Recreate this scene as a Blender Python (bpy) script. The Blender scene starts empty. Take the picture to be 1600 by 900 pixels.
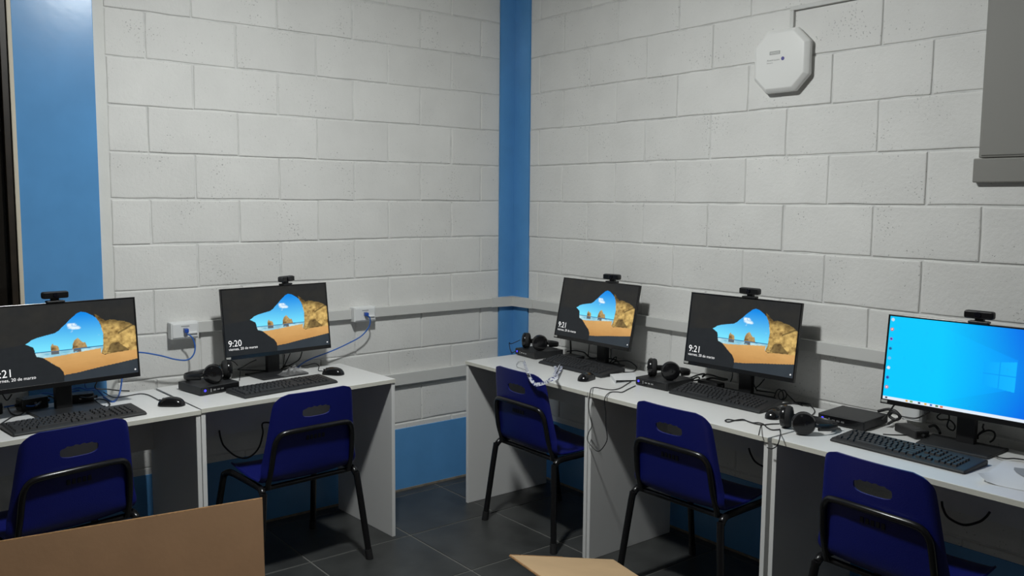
import bpy, bmesh, math, random
import numpy as np
from mathutils import Vector, Matrix
random.seed(7)
C = bpy.context.scene.collection
SC = bpy.context.scene

# ---------------------------------------------------------------- camera
F_PX = 1357.09
CAM = np.array([-3.1826, -3.9837, 1.583])
YAW, PITCH, ROLL = 0.8982, -0.1005, 0.0082
_f = np.array([math.cos(PITCH)*math.cos(YAW), math.cos(PITCH)*math.sin(YAW), math.sin(PITCH)])
_r0 = np.array([math.sin(YAW), -math.cos(YAW), 0.0]); _u0 = np.cross(_r0, _f)
_r = math.cos(ROLL)*_r0 + math.sin(ROLL)*_u0
_u = -math.sin(ROLL)*_r0 + math.cos(ROLL)*_u0
cam_d = bpy.data.cameras.new('camera'); cam = bpy.data.objects.new('camera', cam_d); C.objects.link(cam)
cam_d.sensor_width = 36; cam_d.sensor_fit = 'HORIZONTAL'; cam_d.lens = 36*F_PX/1600
cam_d.clip_start = 0.05; cam_d.clip_end = 60
m3 = Matrix(((_r[0], _u[0], -_f[0]), (_r[1], _u[1], -_f[1]), (_r[2], _u[2], -_f[2])))
cam.matrix_world = Matrix.Translation(Vector(CAM)) @ m3.to_4x4()
SC.camera = cam

# ---------------------------------------------------------------- world, exposure
w = bpy.data.worlds.new('world'); SC.world = w; w.use_nodes = True
w.node_tree.nodes['Background'].inputs[0].default_value = (.02, .022, .025, 1)
w.node_tree.nodes['Background'].inputs[1].default_value = 0.3
vs = SC.view_settings
vs.view_transform = 'Standard'; vs.look = 'None'; vs.gamma = 1; vs.use_curve_mapping = False
vs.exposure = 0.0
LAMP_MAIN = 520.0      # radiance of the lamp by the corner
LAMP_FILL = 22.0        # radiance of the added fill lamp, out of view behind the camera

# ---------------------------------------------------------------- pixel helpers (1600x900 frame)
def ray(x, y):
    return _f + (x-800)/F_PX*_r + (450-y)/F_PX*_u
def hit(x, y, ax, val):
    d = ray(x, y); t = (val-CAM[ax])/d[ax]
    return tuple(CAM + t*d)
TOP = 0.755
def dk(x, y, h=TOP+.004): return hit(x, y, 2, h)
def wl(x, y, d=.01): return hit(x, y, 1, -d)
def wr(x, y, d=.01): return hit(x, y, 0, -d)
def zm(ox, oy, s):
    return lambda u, v: (ox+s*u, oy+s*v)
Z1 = zm(0, 420, .311); Z2 = zm(240, 410, .2556); ZA = zm(790, 510, .1375); ZB = zm(1000, 550, .1625)
ZC = zm(860, 580, .1556); Z5 = zm(1180, 470, .3); Z5b = zm(1260, 620, .1375); Z6 = zm(260, 540, .175)
Z7 = zm(320, 560, .3777); Z8 = zm(720, 540, .4); Z9 = zm(1160, 600, 1/3); ZP = zm(1500, 660, .1111); ZM = zm(0, 560, .1333)

# ---------------------------------------------------------------- materials
MATS = {}
def nodes_of(name):
    m = bpy.data.materials.new(name); m.use_nodes = True
    nt = m.node_tree; b = nt.nodes['Principled BSDF']
    MATS[name] = m
    return m, nt, b
def simple(name, col, rough=.5, metal=0., spec=.5, noise=0., nscale=40, bump=0., bscale=200):
    m, nt, b = nodes_of(name)
    b.inputs['Base Color'].default_value = (*col, 1); b.inputs['Roughness'].default_value = rough
    b.inputs['Metallic'].default_value = metal; b.inputs['Specular IOR Level'].default_value = spec
    tc = nt.nodes.new('ShaderNodeTexCoord')
    if noise:
        n = nt.nodes.new('ShaderNodeTexNoise'); n.inputs['Scale'].default_value = nscale; n.inputs['Detail'].default_value = 4
        r = nt.nodes.new('ShaderNodeMapRange'); r.inputs[1].default_value = .3; r.inputs[2].default_value = .7
        r.inputs[3].default_value = 1-noise; r.inputs[4].default_value = 1+noise
        mx = nt.nodes.new('ShaderNodeVectorMath'); mx.operation = 'SCALE'; mx.inputs[0].default_value = col
        nt.links.new(tc.outputs['Object'], n.inputs['Vector']); nt.links.new(n.outputs['Fac'], r.inputs[0])
        nt.links.new(r.outputs[0], mx.inputs['Scale']); nt.links.new(mx.outputs[0], b.inputs['Base Color'])
    if bump:
        n2 = nt.nodes.new('ShaderNodeTexNoise'); n2.inputs['Scale'].default_value = bscale; n2.inputs['Detail'].default_value = 3
        bp = nt.nodes.new('ShaderNodeBump'); bp.inputs['Strength'].default_value = bump; bp.inputs['Distance'].default_value = .002
        nt.links.new(tc.outputs['Object'], n2.inputs['Vector']); nt.links.new(n2.outputs['Fac'], bp.inputs['Height'])
        nt.links.new(bp.outputs[0], b.inputs['Normal'])
    return m
def emit(name, col, strength):
    m, nt, b = nodes_of(name)
    b.inputs['Base Color'].default_value = (0, 0, 0, 1)
    b.inputs['Emission Color'].default_value = (*col, 1); b.inputs['Emission Strength'].default_value = strength
    return m

def block_paint():
    m, nt, b = nodes_of('painted_block')
    geo = nt.nodes.new('ShaderNodeNewGeometry'); L = nt.links.new
    oi = nt.nodes.new('ShaderNodeObjectInfo')
    n1 = nt.nodes.new('ShaderNodeTexNoise'); n1.inputs['Scale'].default_value = 5; n1.inputs['Detail'].default_value = 5
    L(geo.outputs['Position'], n1.inputs['Vector'])
    r1 = nt.nodes.new('ShaderNodeMapRange'); r1.inputs[1].default_value = .3; r1.inputs[2].default_value = .75
    r1.inputs[3].default_value = .95; r1.inputs[4].default_value = 1.03
    L(n1.outputs['Fac'], r1.inputs[0])
    # open pores of the concrete, in patches; shade inside them put into the colour
    n2 = nt.nodes.new('ShaderNodeTexNoise'); n2.inputs['Scale'].default_value = 115; n2.inputs['Detail'].default_value = 2
    L(geo.outputs['Position'], n2.inputs['Vector'])
    n3 = nt.nodes.new('ShaderNodeTexNoise'); n3.inputs['Scale'].default_value = 6; n3.inputs['Detail'].default_value = 3
    L(geo.outputs['Position'], n3.inputs['Vector'])
    r3 = nt.nodes.new('ShaderNodeMapRange'); r3.inputs[1].default_value = .35; r3.inputs[2].default_value = .7
    r3.inputs[3].default_value = .15; r3.inputs[4].default_value = -.01
    L(n3.outputs['Fac'], r3.inputs[0])
    sub = nt.nodes.new('ShaderNodeMath'); sub.operation = 'SUBTRACT'; L(n2.outputs['Fac'], sub.inputs[0]); L(r3.outputs[0], sub.inputs[1])
    r2 = nt.nodes.new('ShaderNodeMapRange'); r2.inputs[1].default_value = .60; r2.inputs[2].default_value = .68
    r2.inputs[3].default_value = 1.; r2.inputs[4].default_value = .6
    L(sub.outputs[0], r2.inputs[0])
    rr = nt.nodes.new('ShaderNodeMapRange'); rr.inputs[3].default_value = .97; rr.inputs[4].default_value = 1.02
    L(oi.outputs['Random'], rr.inputs[0])
    m1 = nt.nodes.new('ShaderNodeMath'); m1.operation = 'MULTIPLY'; L(r1.outputs[0], m1.inputs[0]); L(r2.outputs[0], m1.inputs[1])
    m2 = nt.nodes.new('ShaderNodeMath'); m2.operation = 'MULTIPLY'; L(m1.outputs[0], m2.inputs[0]); L(rr.outputs[0], m2.inputs[1])
    sc = nt.nodes.new('ShaderNodeVectorMath'); sc.operation = 'SCALE'; sc.inputs[0].default_value = (.745, .74, .718)
    L(m2.outputs[0], sc.inputs['Scale']); L(sc.outputs[0], b.inputs['Base Color'])
    b.inputs['Roughness'].default_value = .6; b.inputs['Specular IOR Level'].default_value = .3
    n4 = nt.nodes.new('ShaderNodeTexNoise'); n4.inputs['Scale'].default_value = 55; n4.inputs['Detail'].default_value = 6; n4.inputs['Roughness'].default_value = .65
    L(geo.outputs['Position'], n4.inputs['Vector'])
    ad = nt.nodes.new('ShaderNodeMath'); ad.operation = 'ADD'; L(n4.outputs['Fac'], ad.inputs[0]); L(r2.outputs[0], ad.inputs[1])
    bp = nt.nodes.new('ShaderNodeBump'); bp.inputs['Strength'].default_value = .55; bp.inputs['Distance'].default_value = .004
    L(ad.outputs[0], bp.inputs['Height']); L(bp.outputs[0], b.inputs['Normal'])
block_paint()
simple('mortar', (.66, .66, .645), .8, noise=.12, nscale=14, bump=.6, bscale=90)
simple('plaster_white', (.70, .70, .67), .65, noise=.04, nscale=6, bump=.3, bscale=60)
simple('plain_wall', (.35, .35, .34), .8)
simple('blue_paint', (.105, .315, .63), .27, noise=.06, nscale=5, bump=.12, bscale=30)
simple('ceiling_paint', (.42, .42, .40), .8)
simple('floor_tile', (.044, .046, .045), .42, noise=.35, nscale=5, bump=.15, bscale=40)
simple('grout', (.15, .15, .14), .9)
simple('dusty_mortar', (.22, .19, .15), .9, noise=.2)
simple('melamine', (.74, .74, .73), .38, noise=.02, nscale=3)
simple('edge_band', (.66, .65, .58), .45)
simple('trunking', (.62, .62, .60), .5)
simple('white_plastic', (.74, .75, .75), .4)
simple('black_plastic', (.012, .012, .013), .42)
simple('dark_plastic', (.020, .021, .023), .5, bump=.1, bscale=300)
simple('gloss_black', (.008, .008, .009), .18)
simple('cushion', (.010, .010, .011), .75, bump=.3, bscale=150)
simple('key_plastic', (.024, .025, .028), .5)
simple('cable_black', (.010, .010, .011), .5)
simple('cable_blue', (.03, .13, .48), .45)
simple('plug_blue', (.02, .08, .42), .35)
simple('steel_black', (.008, .008, .009), .25)
simple('chair_blue', (.004, .008, .13), .42, bump=.25, bscale=260)
simple('print_dark', (.006, .008, .02), .6)
simple('cardboard', (.40, .235, .125), .85, noise=.06, nscale=8, bump=.15, bscale=60)
simple('cardboard_light', (.42, .285, .155), .85, noise=.05, nscale=8, bump=.15, bscale=60)
simple('cardboard_edge', (.30, .165, .07), .9, noise=.3, nscale=120)
simple('cabinet_grey', (.235, .230, .212), .55)
simple('access_white', (.80, .80, .78), .4)
simple('print_grey', (.33, .34, .33), .6)
simple('logo_violet', (.10, .09, .30), .5)
simple('paper', (.74, .75, .76), .8)
simple('paper_print', (.30, .31, .32), .8)
simple('cream_frame', (.62, .56, .45), .5)
simple('dark_frame', (.020, .014, .009), .4, noise=.5, nscale=12)
simple('night_glass', (.012, .010, .008), .12)
simple('lens', (.004, .004, .008), .08)
simple('silver', (.5, .5, .5), .35, metal=.8)
simple('sticker', (.42, .42, .40), .5)
emit('led_blue', (.05, .04, 1.), 2.2)
emit('lamp_main', (.97, 1., .985), LAMP_MAIN)
emit('lamp_fill', (.97, 1., .985), LAMP_FILL)
emit('screen_white', (1, 1, 1), .95)
# clear plastic film
m, nt, b = nodes_of('clear_film')
b.inputs['Base Color'].default_value = (.9, .9, .9, 1); b.inputs['Roughness'].default_value = .12
b.inputs['Alpha'].default_value = .11
# lanyard ribbon: white weave with navy marks
m, nt, b = nodes_of('lanyard_ribbon')
tc = nt.nodes.new('ShaderNodeTexCoord'); n = nt.nodes.new('ShaderNodeTexNoise'); n.inputs['Scale'].default_value = 75
rp = nt.nodes.new('ShaderNodeValToRGB'); rp.color_ramp.elements[0].position = .53; rp.color_ramp.elements[1].position = .56
rp.color_ramp.elements[0].color = (.66, .68, .72, 1); rp.color_ramp.elements[1].color = (.05, .06, .22, 1)
nt.links.new(tc.outputs['Object'], n.inputs['Vector']); nt.links.new(n.outputs['Fac'], rp.inputs[0]); nt.links.new(rp.outputs[0], b.inputs['Base Color'])
b.inputs['Roughness'].default_value = .7
# screen picture: colours stored per vertex, given off as light
m, nt, b = nodes_of('screen_picture')
at = nt.nodes.new('ShaderNodeAttribute'); at.attribute_name = 'pic'
nt.links.new(at.outputs['Color'], b.inputs['Emission Color']); b.inputs['Emission Strength'].default_value = 1.0
b.inputs['Base Color'].default_value = (.004, .004, .004, 1); b.inputs['Roughness'].default_value = .45; b.inputs['Specular IOR Level'].default_value = .2

# ---------------------------------------------------------------- mesh helpers
class MB:
    def __init__(s): s.bm = bmesh.new()
    def box(s, x0, x1, y0, y1, z0, z1, bev=0, seg=2):
        vs_ = [s.bm.verts.new((x, y, z)) for x in (x0, x1) for y in (y0, y1) for z in (z0, z1)]
        fs = [s.bm.faces.new([vs_[i] for i in q]) for q in ((0, 1, 3, 2), (4, 6, 7, 5), (0, 4, 5, 1), (2, 3, 7, 6), (0, 2, 6, 4), (1, 5, 7, 3))]
        if bev:
            es = list({e for f in fs for e in f.edges})
            bmesh.ops.bevel(s.bm, geom=es, offset=bev, segments=seg, profile=.5, affect='EDGES')
        return s
    def poly_prism(s, pts, z0, z1, bev=0, axis='z'):
        def P(a, c, h): return (a, c, h) if axis == 'z' else ((a, h, c) if axis == 'y' else (h, a, c))
        lo = [s.bm.verts.new(P(a, c, z0)) for a, c in pts]; hi = [s.bm.verts.new(P(a, c, z1)) for a, c in pts]
        n = len(pts); fs = [s.bm.faces.new(lo[::-1]), s.bm.faces.new(hi)]
        for i in range(n): fs.append(s.bm.faces.new((lo[i], lo[(i+1) % n], hi[(i+1) % n], hi[i])))
        if bev:
            es = list({e for f in fs[:2] for e in f.edges})
            bmesh.ops.bevel(s.bm, geom=es, offset=bev, segments=2, profile=.5, affect='EDGES')
        return s
    def lathe(s, prof, n=24, M=None):
        """prof: (radius, height) list, axis z; M: 4x4 placing it"""
        M = M or Matrix()
        rings = []
        for r, h in prof:
            if r < 1e-6: rings.append([s.bm.verts.new(M @ Vector((0, 0, h)))])
            else: rings.append([s.bm.verts.new(M @ Vector((r*math.cos(2*math.pi*k/n), r*math.sin(2*math.pi*k/n), h))) for k in range(n)])
        for a, c in zip(rings, rings[1:]):
            for k in range(n):
                k2 = (k+1) % n
                if len(a) == 1 and len(c) == 1: continue
                if len(a) == 1: s.bm.faces.new((a[0], c[k2], c[k]))
                elif len(c) == 1: s.bm.faces.new((a[k], a[k2], c[0]))
                else: s.bm.faces.new((a[k], a[k2], c[k2], c[k]))
        return s
    def tube(s, pts, r, n=8, smooth=0, cap=True, flat=None):
        P = [Vector(p) for p in pts]
        if smooth: P = catmull(P, smooth)
        rings = []; up = None
        for i, p in enumerate(P):
            t = (P[min(i+1, len(P)-1)] - P[max(i-1, 0)]).normalized()
            if up is None:
                up = Vector((0, 0, 1)) if abs(t.z) < .9 else Vector((1, 0, 0))
            a = t.cross(up)
            if a.length < 1e-4: a = t.cross(Vector((0, 1, 0.01)))
            a.normalize(); up = a.cross(t).normalized()
            rr = r[i*(len(r)-1)//max(1, len(P)-1)] if isinstance(r, (list, tuple)) else r
            rx, ry = (rr, rr) if flat is None else flat
            rings.append([s.bm.verts.new(p + a*rx*math.cos(2*math.pi*k/n) + up*ry*math.sin(2*math.pi*k/n)) for k in range(n)])
        for a, c in zip(rings, rings[1:]):
            for k in range(n): s.bm.faces.new((a[k], a[(k+1) % n], c[(k+1) % n], c[k]))
        if cap:
            s.bm.faces.new(rings[0][::-1]); s.bm.faces.new(rings[-1])
        return s
    def mesh(s, name, mat, smooth=False):
        bmesh.ops.recalc_face_normals(s.bm, faces=s.bm.faces)
        me = bpy.data.meshes.new(name); s.bm.to_mesh(me); s.bm.free()
        me.materials.append(MATS[mat])
        if smooth:
            me.polygons.foreach_set('use_smooth', [True]*len(me.polygons))
            me.set_sharp_from_angle(angle=math.radians(40)) if hasattr(me, 'set_sharp_from_angle') else None
        return me
    def build(s, name, mat, parent=None, smooth=False):
        return link(name, s.mesh(name, mat, smooth), parent)
def catmull(P, k):
    out = []
    Q = [P[0]*2-P[1]] + P + [P[-1]*2-P[-2]]
    for i in range(1, len(Q)-2):
        a, b_, c, d = Q[i-1], Q[i], Q[i+1], Q[i+2]
        for j in range(k):
            t = j/k
            out.append(.5*((2*b_)+(c-a)*t+(2*a-5*b_+4*c-d)*t*t+(3*b_-a-3*c+d)*t**3))
    out.append(P[-1]); return out
def link(name, me, parent=None):
    o = bpy.data.objects.new(name, me); C.objects.link(o)
    if parent is not None: o.parent = parent
    return o
CACHE = {}
def part(key, name, maker, mat, parent, smooth=False, loc=None, rot=None, label=None):
    """a part whose mesh is shared by every thing that uses the same key"""
    if key not in CACHE: CACHE[key] = maker().mesh(name, mat, smooth)
    o = link(name, CACHE[key], parent)
    if loc is not None: o.location = loc
    if rot is not None: o.rotation_euler = rot
    if label: o['label'] = label
    return o
def thing(name, label, cat, loc=(0, 0, 0), rotz=0, group=None):
    o = bpy.data.objects.new(name, None); o.empty_display_size = .05; C.objects.link(o)
    o.location = loc; o.rotation_euler = (0, 0, rotz)
    return tag(o, label, cat, group)
def tag(o, label, cat, group=None):
    o['label'] = label; o['category'] = cat
    if group: o['group'] = group
    return o
def struct(o, label=None, cat=None):
    o['kind'] = 'structure'
    if label: o['label'] = label
    if cat: o['category'] = cat
    return o

# ================================================================ THE ROOM
H_ROOM = 2.95
XW, YW = -6.2, -6.6       # far walls of the room
struct(MB().box(XW, .15, YW, .15, -.12, -.0025).build('floor', 'grout'), 'dark grey square-tiled floor of the classroom', 'floor')
struct(MB().box(XW, .15, YW, .15, H_ROOM, H_ROOM+.1).build('ceiling', 'ceiling_paint'), 'pale painted ceiling above the computer desks', 'ceiling')
floor = bpy.data.objects['floor']
# floor tiles, each its own piece
TX, TY, G = .508, .495, .008
def tile_mesh(wx, wy):
    return lambda: MB().box(-wx+G/2, -G/2, -wy+G/2, -G/2, -.006, 0, .0012, 1)
xs = [0, -.057] + [-.565-TX*k for k in range(0, 9)]
ys = [0, -.080] + [-.575-TY*k for k in range(0, 9)]
for a, b_ in zip(xs, xs[1:]):
    for c, d in zip(ys, ys[1:]):
        part(('tile', round(a-b_, 3), round(c-d, 3)), 'tile', tile_mesh(a-b_, c-d), 'floor_tile', floor, loc=(a, c, 0))

Z0 = 1.576              # bed joint at eye level
COL_L, COL_R = -.108, -.138      # blue corner paint ends on either wall
BL0, BL1 = -2.25, -2.548         # blue pillar of the left wall
wl_o = MB().box(-2.56, .15, .005, .15, 0, H_ROOM)
wl_o.box(XW, -3.56, .005, .15, 0, H_ROOM).box(-3.56, -2.56, .005, .15, 0, .86).box(-3.56, -2.56, .005, .15, 2.75, H_ROOM)
wall_left = struct(wl_o.build('wall_left', 'mortar'), 'white painted concrete block wall left of the corner', 'wall')
wall_right = struct(MB().box(.005, .15, YW, .005, 0, H_ROOM).build('wall_right', 'mortar'), 'white painted concrete block wall right of the corner', 'wall')
struct(MB().box(XW-.1, .15, YW-.1, YW, 0, H_ROOM).build('wall_back', 'plain_wall'), 'plain wall at the back of the room', 'wall')
struct(MB().box(XW-.1, XW, YW, .15, 0, H_ROOM).build('wall_far', 'plain_wall'), 'plain wall at the far side of the room', 'wall')

def block_maker(w_, h_, seed):
    def mk():
        rnd = random.Random(seed); m_ = MB(); bm = m_.bm
        g = .0022 + rnd.random()*.0018
        nx, nz = max(2, int(round(w_/.1))), 2
        def ring(ins, y, jit):
            x0, x1, z0, z1 = g+ins, w_-g-ins, g+ins, h_-g-ins
            pts = [(x0+(x1-x0)*i/nx, z0) for i in range(nx)] + [(x1, z0+(z1-z0)*i/nz) for i in range(nz)]
            pts += [(x1-(x1-x0)*i/nx, z1) for i in range(nx)] + [(x0, z1-(z1-z0)*i/nz) for i in range(nz)]
            return pts
        jits = [((rnd.random()-.5)*.004, (rnd.random()-.5)*.0035) for _ in range(2*nx+2*nz)]
        R = []
        for ins, y in ((0, .014), (.0004, .0035), (.003, .0006), (.007, 0)):
            R.append([bm.verts.new((a+j[0], y, c+j[1])) for (a, c), j in zip(ring(ins, y, 0), jits)])
        n = len(R[0])
        for a, c in zip(R, R[1:]):
            for k in range(n): bm.faces.new((a[k], a[(k+1) % n], c[(k+1) % n], c[k]))
        bm.faces.new(R[-1])
        return m_
    return mk
rb = random.Random(3)
def lay_blocks(parent, wall, first, start, end):
    """first: distance of the first upright joint from the corner in even rows"""
    for row in range(-7, 7):
        z = Z0 + .2*row
        js = []; j = first + (.2 if row % 2 else 0) - .4
        while j < end-.03:
            if j > start+.03: js.append(j)
            j += .4
        js = [start] + js + [end]
        for a, b_ in zip(js, js[1:]):
            w_ = round(b_-a, 3); v = rb.randrange(6)
            hgt = .2 if z+.2 <= H_ROOM else H_ROOM-z
            key = ('block', w_, v)
            loc = (-b_, rb.uniform(-.0012, .0012), z) if wall == 'L' else (rb.uniform(-.0012, .0012), -a, z)
            part(key, 'block', block_maker(w_, hgt, hash((int(w_*1000), v)) % 9999), 'painted_block', parent, loc=loc, rot=None if wall == 'L' else (0, 0, -math.pi/2))
lay_blocks(wall_left, 'L', .2421, -COL_L, 2.205)
lay_blocks(wall_right, 'R', .4206, -COL_R, 3.86)

# plain plaster strip beside the pillar, blue paint on pillar, corner and skirting
struct(MB().box(-2.252, -2.207, -.003, .02, .345, H_ROOM).build('trim_1', 'plaster_white'), 'narrow smooth white plaster strip beside the wide blue pillar', 'trim')
struct(MB().box(BL1, BL0, -.010, .02, 0, H_ROOM, .002).build('trim_2', 'blue_paint'), 'wide glossy blue painted pillar at the left', 'pillar')
struct(MB().poly_prism([(COL_L, -.006), (COL_L, .02), (.02, .02), (.02, COL_R), (-.006, COL_R), (-.006, -.006)], 0, H_ROOM, .001).build('trim_3', 'blue_paint'), 'narrow blue painted strip down the room corner', 'trim')
bl = MB().box(BL0, COL_L, -.0055, .02, 0, .345, .0015)
struct(bl.build('trim_4', 'blue_paint'), 'blue painted band along the foot of the left wall', 'trim')
bl = MB().box(-.0055, .02, -4.2, COL_R, 0, .345, .0015)
struct(bl.build('trim_5', 'blue_paint'), 'blue painted band along the foot of the right wall', 'trim')
struct(MB().poly_prism([(-2.55, -.012), (-2.55, -.001), (-.001, -.001), (-.001, -4.2), (-.012, -4.2), (-.012, -.012)], 0, .010).build('baseboard_corner', 'dusty_mortar'), 'dusty mortar line where floor meets the blue band', 'baseboard')
# window at the far left
wn = thing('window_1', 'dark night window with cream edge strip left of blue pillar', 'window', (-2.56, 0, .86)); wn['kind'] = 'structure'
MB().box(-.004, .012, -.016, .1, 0, 1.89, .002).build('edge_strip', 'cream_frame', wn)['label'] = 'thin cream edge strip'
MB().box(-.030, -.004, -.004, .09, 0, 1.89, .002).box(-1, -.97, -.004, .09, 0, 1.89, .002).box(-.97, -.03, -.004, .09, 0, .04, .002).box(-.97, -.03, -.004, .09, 1.85, 1.89, .002).box(-.52, -.48, -.004, .09, .04, 1.85, .002).build('window_frame', 'dark_frame', wn)
for x0, x1 in ((-.48, -.03), (-.97, -.52)):
    MB().box(x0, x1, .03, .036, .04, 1.85).build('pane', 'night_glass', wn)

# ---------------------------------------------------------------- ceiling lamp and added fill lamp
def ceiling_lamp(loc, r, mat, label):
    t = thing('ceiling_lamp', label, 'lamp', loc)
    MB().lathe([(0, 0), (r*1.25, 0), (r*1.25, -.03), (r*1.08, -.05), (r*1.02, -.05)], 32).build('housing', 'white_plastic', t, True)
    MB().lathe([(r, -.05), (r*.96, -.062), (r*.7, -.075), (0, -.082)], 32).build('diffuser', mat, t, True)
ceiling_lamp((-1.90, -1.78, H_ROOM), .105, 'lamp_main', 'round lit ceiling lamp near the blue corner')
ceiling_lamp((-4.6, -4.9, H_ROOM), .105, 'lamp_fill', 'added dim fill lamp on the ceiling at the back of the room')  # unseen lamp, added as weak fill light

# ---------------------------------------------------------------- cable trunking
T0, T1, TD = .970, 1.022, .020
t = thing('cable_trunking', 'pale trunking running round the corner above desk height', 'trunking', (0, 0, T0))
hh = T1-T0
MB().box(-1.862, -1.078, -TD-.006, -.0012, 0, hh, .003).build('channel', 'trunking', t)
MB().box(-.952, -.165, -TD-.006, -.0012, 0, hh, .003).build('channel', 'trunking', t)
MB().box(-TD-.006, -.0012, -3.9, -.195, 0, hh, .003).build('channel', 'trunking', t)
MB().poly_prism([(-.18, -.0065), (-.0065, -.0065), (-.0065, -.21), (-.030, -.21), (-.030, -.030), (-.18, -.030)], -.002, hh+.002, .003).build('corner_cover', 'trunking', t)
tag(MB().box(-2.2, -.112, -.026, -.0012, .590, .655, .003).build('cable_trunking', 'trunking'), 'lower pale trunking on left wall between the two desk rows', 'trunking')

def outlet(px, label, z=.99):
    t = thing('network_outlet', label, 'outlet', (px, -.026, z-.038), group=None)
    part('ob', 'box', lambda: MB().box(-.062, .062, -.026, .024, 0, .076, .004), 'white_plastic', t)
    part('of', 'faceplate', lambda: MB().box(-.056, .056, -.030, -.024, .006, .070, .003), 'white_plastic', t)
    part('op', 'print', lambda: MB().box(-.018, .018, -.0308, -.0295, .056, .060), 'print_grey', t)
    part('oj', 'jack', lambda: MB().box(-.010, .010, -.0315, -.0295, .032, .050), 'print_grey', t)
    part('og', 'plug', lambda: MB().box(-.008, .010, -.050, -.030, .030, .048, .003), 'plug_blue', t, label='blue network plug')
    part('ow', 'boot', lambda: MB().box(.010, .052, -.037, -.028, .022, .030, .002), 'white_plastic', t, label='white cover flap')
outlet(-1.925, 'white network outlet on trunking between the two left monitors')
outlet(-1.015, 'white network outlet on trunking right of the second left monitor', .995)
t = thing('wall_socket', 'small white socket low on wall behind rightmost monitor', 'socket', (-.004, -2.432, .775))
MB().box(-.03, .0, -.04, .04, 0, .06, .003).build('box', 'white_plastic', t)
MB().box(-.033, -.028, -.03, .03, .008, .052, .002).build('faceplate', 'white_plastic', t)

# ---------------------------------------------------------------- wifi access point + its conduit, grey cabinet
t = thing('access_point', 'white octagonal wireless access point high on the right wall', 'access point', (-.004, -1.805, 2.166), -math.pi/2)
def octa(a, h, c): return [(-a+c, -h), (a-c, -h), (a, -h+c), (a, h-c), (a-c, h), (-a+c, h), (-a, h-c), (-a, -h+c)]
MB().poly_prism(octa(.115, .112, .055), -.012, .004, 0, 'y').build('mount', 'white_plastic', t)
bm_ = MB()
lo = [bm_.bm.verts.new((a, -.012, c)) for a, c in octa(.132, .128, .062)]
mi = [bm_.bm.verts.new((a, -.030, c)) for a, c in octa(.132, .128, .062)]
hi = [bm_.bm.verts.new((a, -.047, c)) for a, c in octa(.114, .112, .052)]
bm_.bm.faces.new(lo[::-1]); bm_.bm.faces.new(hi)
for A, B_ in ((lo, mi), (mi, hi)):
    for k in range(8): bm_.bm.faces.new((A[k], A[(k+1) % 8], B_[(k+1) % 8], B_[k]))
bmesh.ops.bevel(bm_.bm, geom=[e for e in bm_.bm.edges], offset=.004, segments=2, profile=.5, affect='EDGES')
shell = bm_.build('cover', 'access_white', t, True)
def text_mesh(s, size, name, mat, parent, loc, rot, align='LEFT', sx=1., label=None):
    cu = bpy.data.curves.new(name, 'FONT'); cu.body = s; cu.size = size; cu.align_x = align; cu.resolution_u = 3
    tmp = bpy.data.objects.new('tmp_text', cu); C.objects.link(tmp)
    me = bpy.data.meshes.new_from_object(tmp.evaluated_get(bpy.context.evaluated_depsgraph_get()))
    bpy.data.objects.remove(tmp); bpy.data.curves.remove(cu)
    me.materials.clear(); me.materials.append(MATS[mat])
    o = link(name, me, parent); o.location = loc; o.rotation_euler = rot; o.scale = (sx, 1, 1)
    if label: o['label'] = label
    return o
UP = (math.pi/2, 0, 0)
text_mesh('Alcatel-Lucent', .0105, 'brand_text', 'print_grey', shell, (-.058, -.0476, .001), UP)
text_mesh('Enterprise', .007, 'brand_text', 'print_grey', shell, (-.058, -.0476, -.009), UP)
MB().lathe([(0, 0), (.0075, 0), (.0075, .0008), (0, .0008)], 20, Matrix.Translation((.018, -.0474, .006)) @ Matrix.Rotation(math.pi/2, 4, 'X')).build('round_logo', 'logo_violet', shell)
st = MB().box(-.046, .004, -.0478, -.0472, .026, .040); st.build('rating_label', 'print_grey', shell, label_ := False)
for k in range(3): MB().box(-.043, .001, -.0481, -.0477, .0285+.0036*k, .0300+.0036*k).build('label_line', 'access_white', shell)

t = thing('wire_conduit', 'thin grey conduit leading up and right from the access point', 'conduit', (0, 0, 0))
MB().box(-.016, -.0012, -1.842, -1.824, 2.28, 2.366, .002).build('upright_channel', 'trunking', t)
MB().box(-.016, -.0012, -3.0, -1.824, 2.366, 2.384, .002).build('level_channel', 'trunking', t)

t = thing('wall_cabinet', 'grey metal cabinet on the wall at the upper right', 'cabinet', (0, -2.907, 1.658), -math.pi/2)
D_ = .026
MB().box(-.30, .40, -D_+.004, -.0012, .085, 1.05, .004).build('body', 'cabinet_grey', t)
MB().box(-.315, .415, -D_, -.0012, 0, .083, .004).build('bottom_lip', 'cabinet_grey', t)
dr = MB().box(-.292, .392, -D_, -D_+.006, .092, 1.04, .003).build('door', 'cabinet_grey', t)
MB().box(.34, .37, -D_-.008, -D_+.001, .5, .58, .003).build('latch', 'steel_black', dr)

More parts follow.
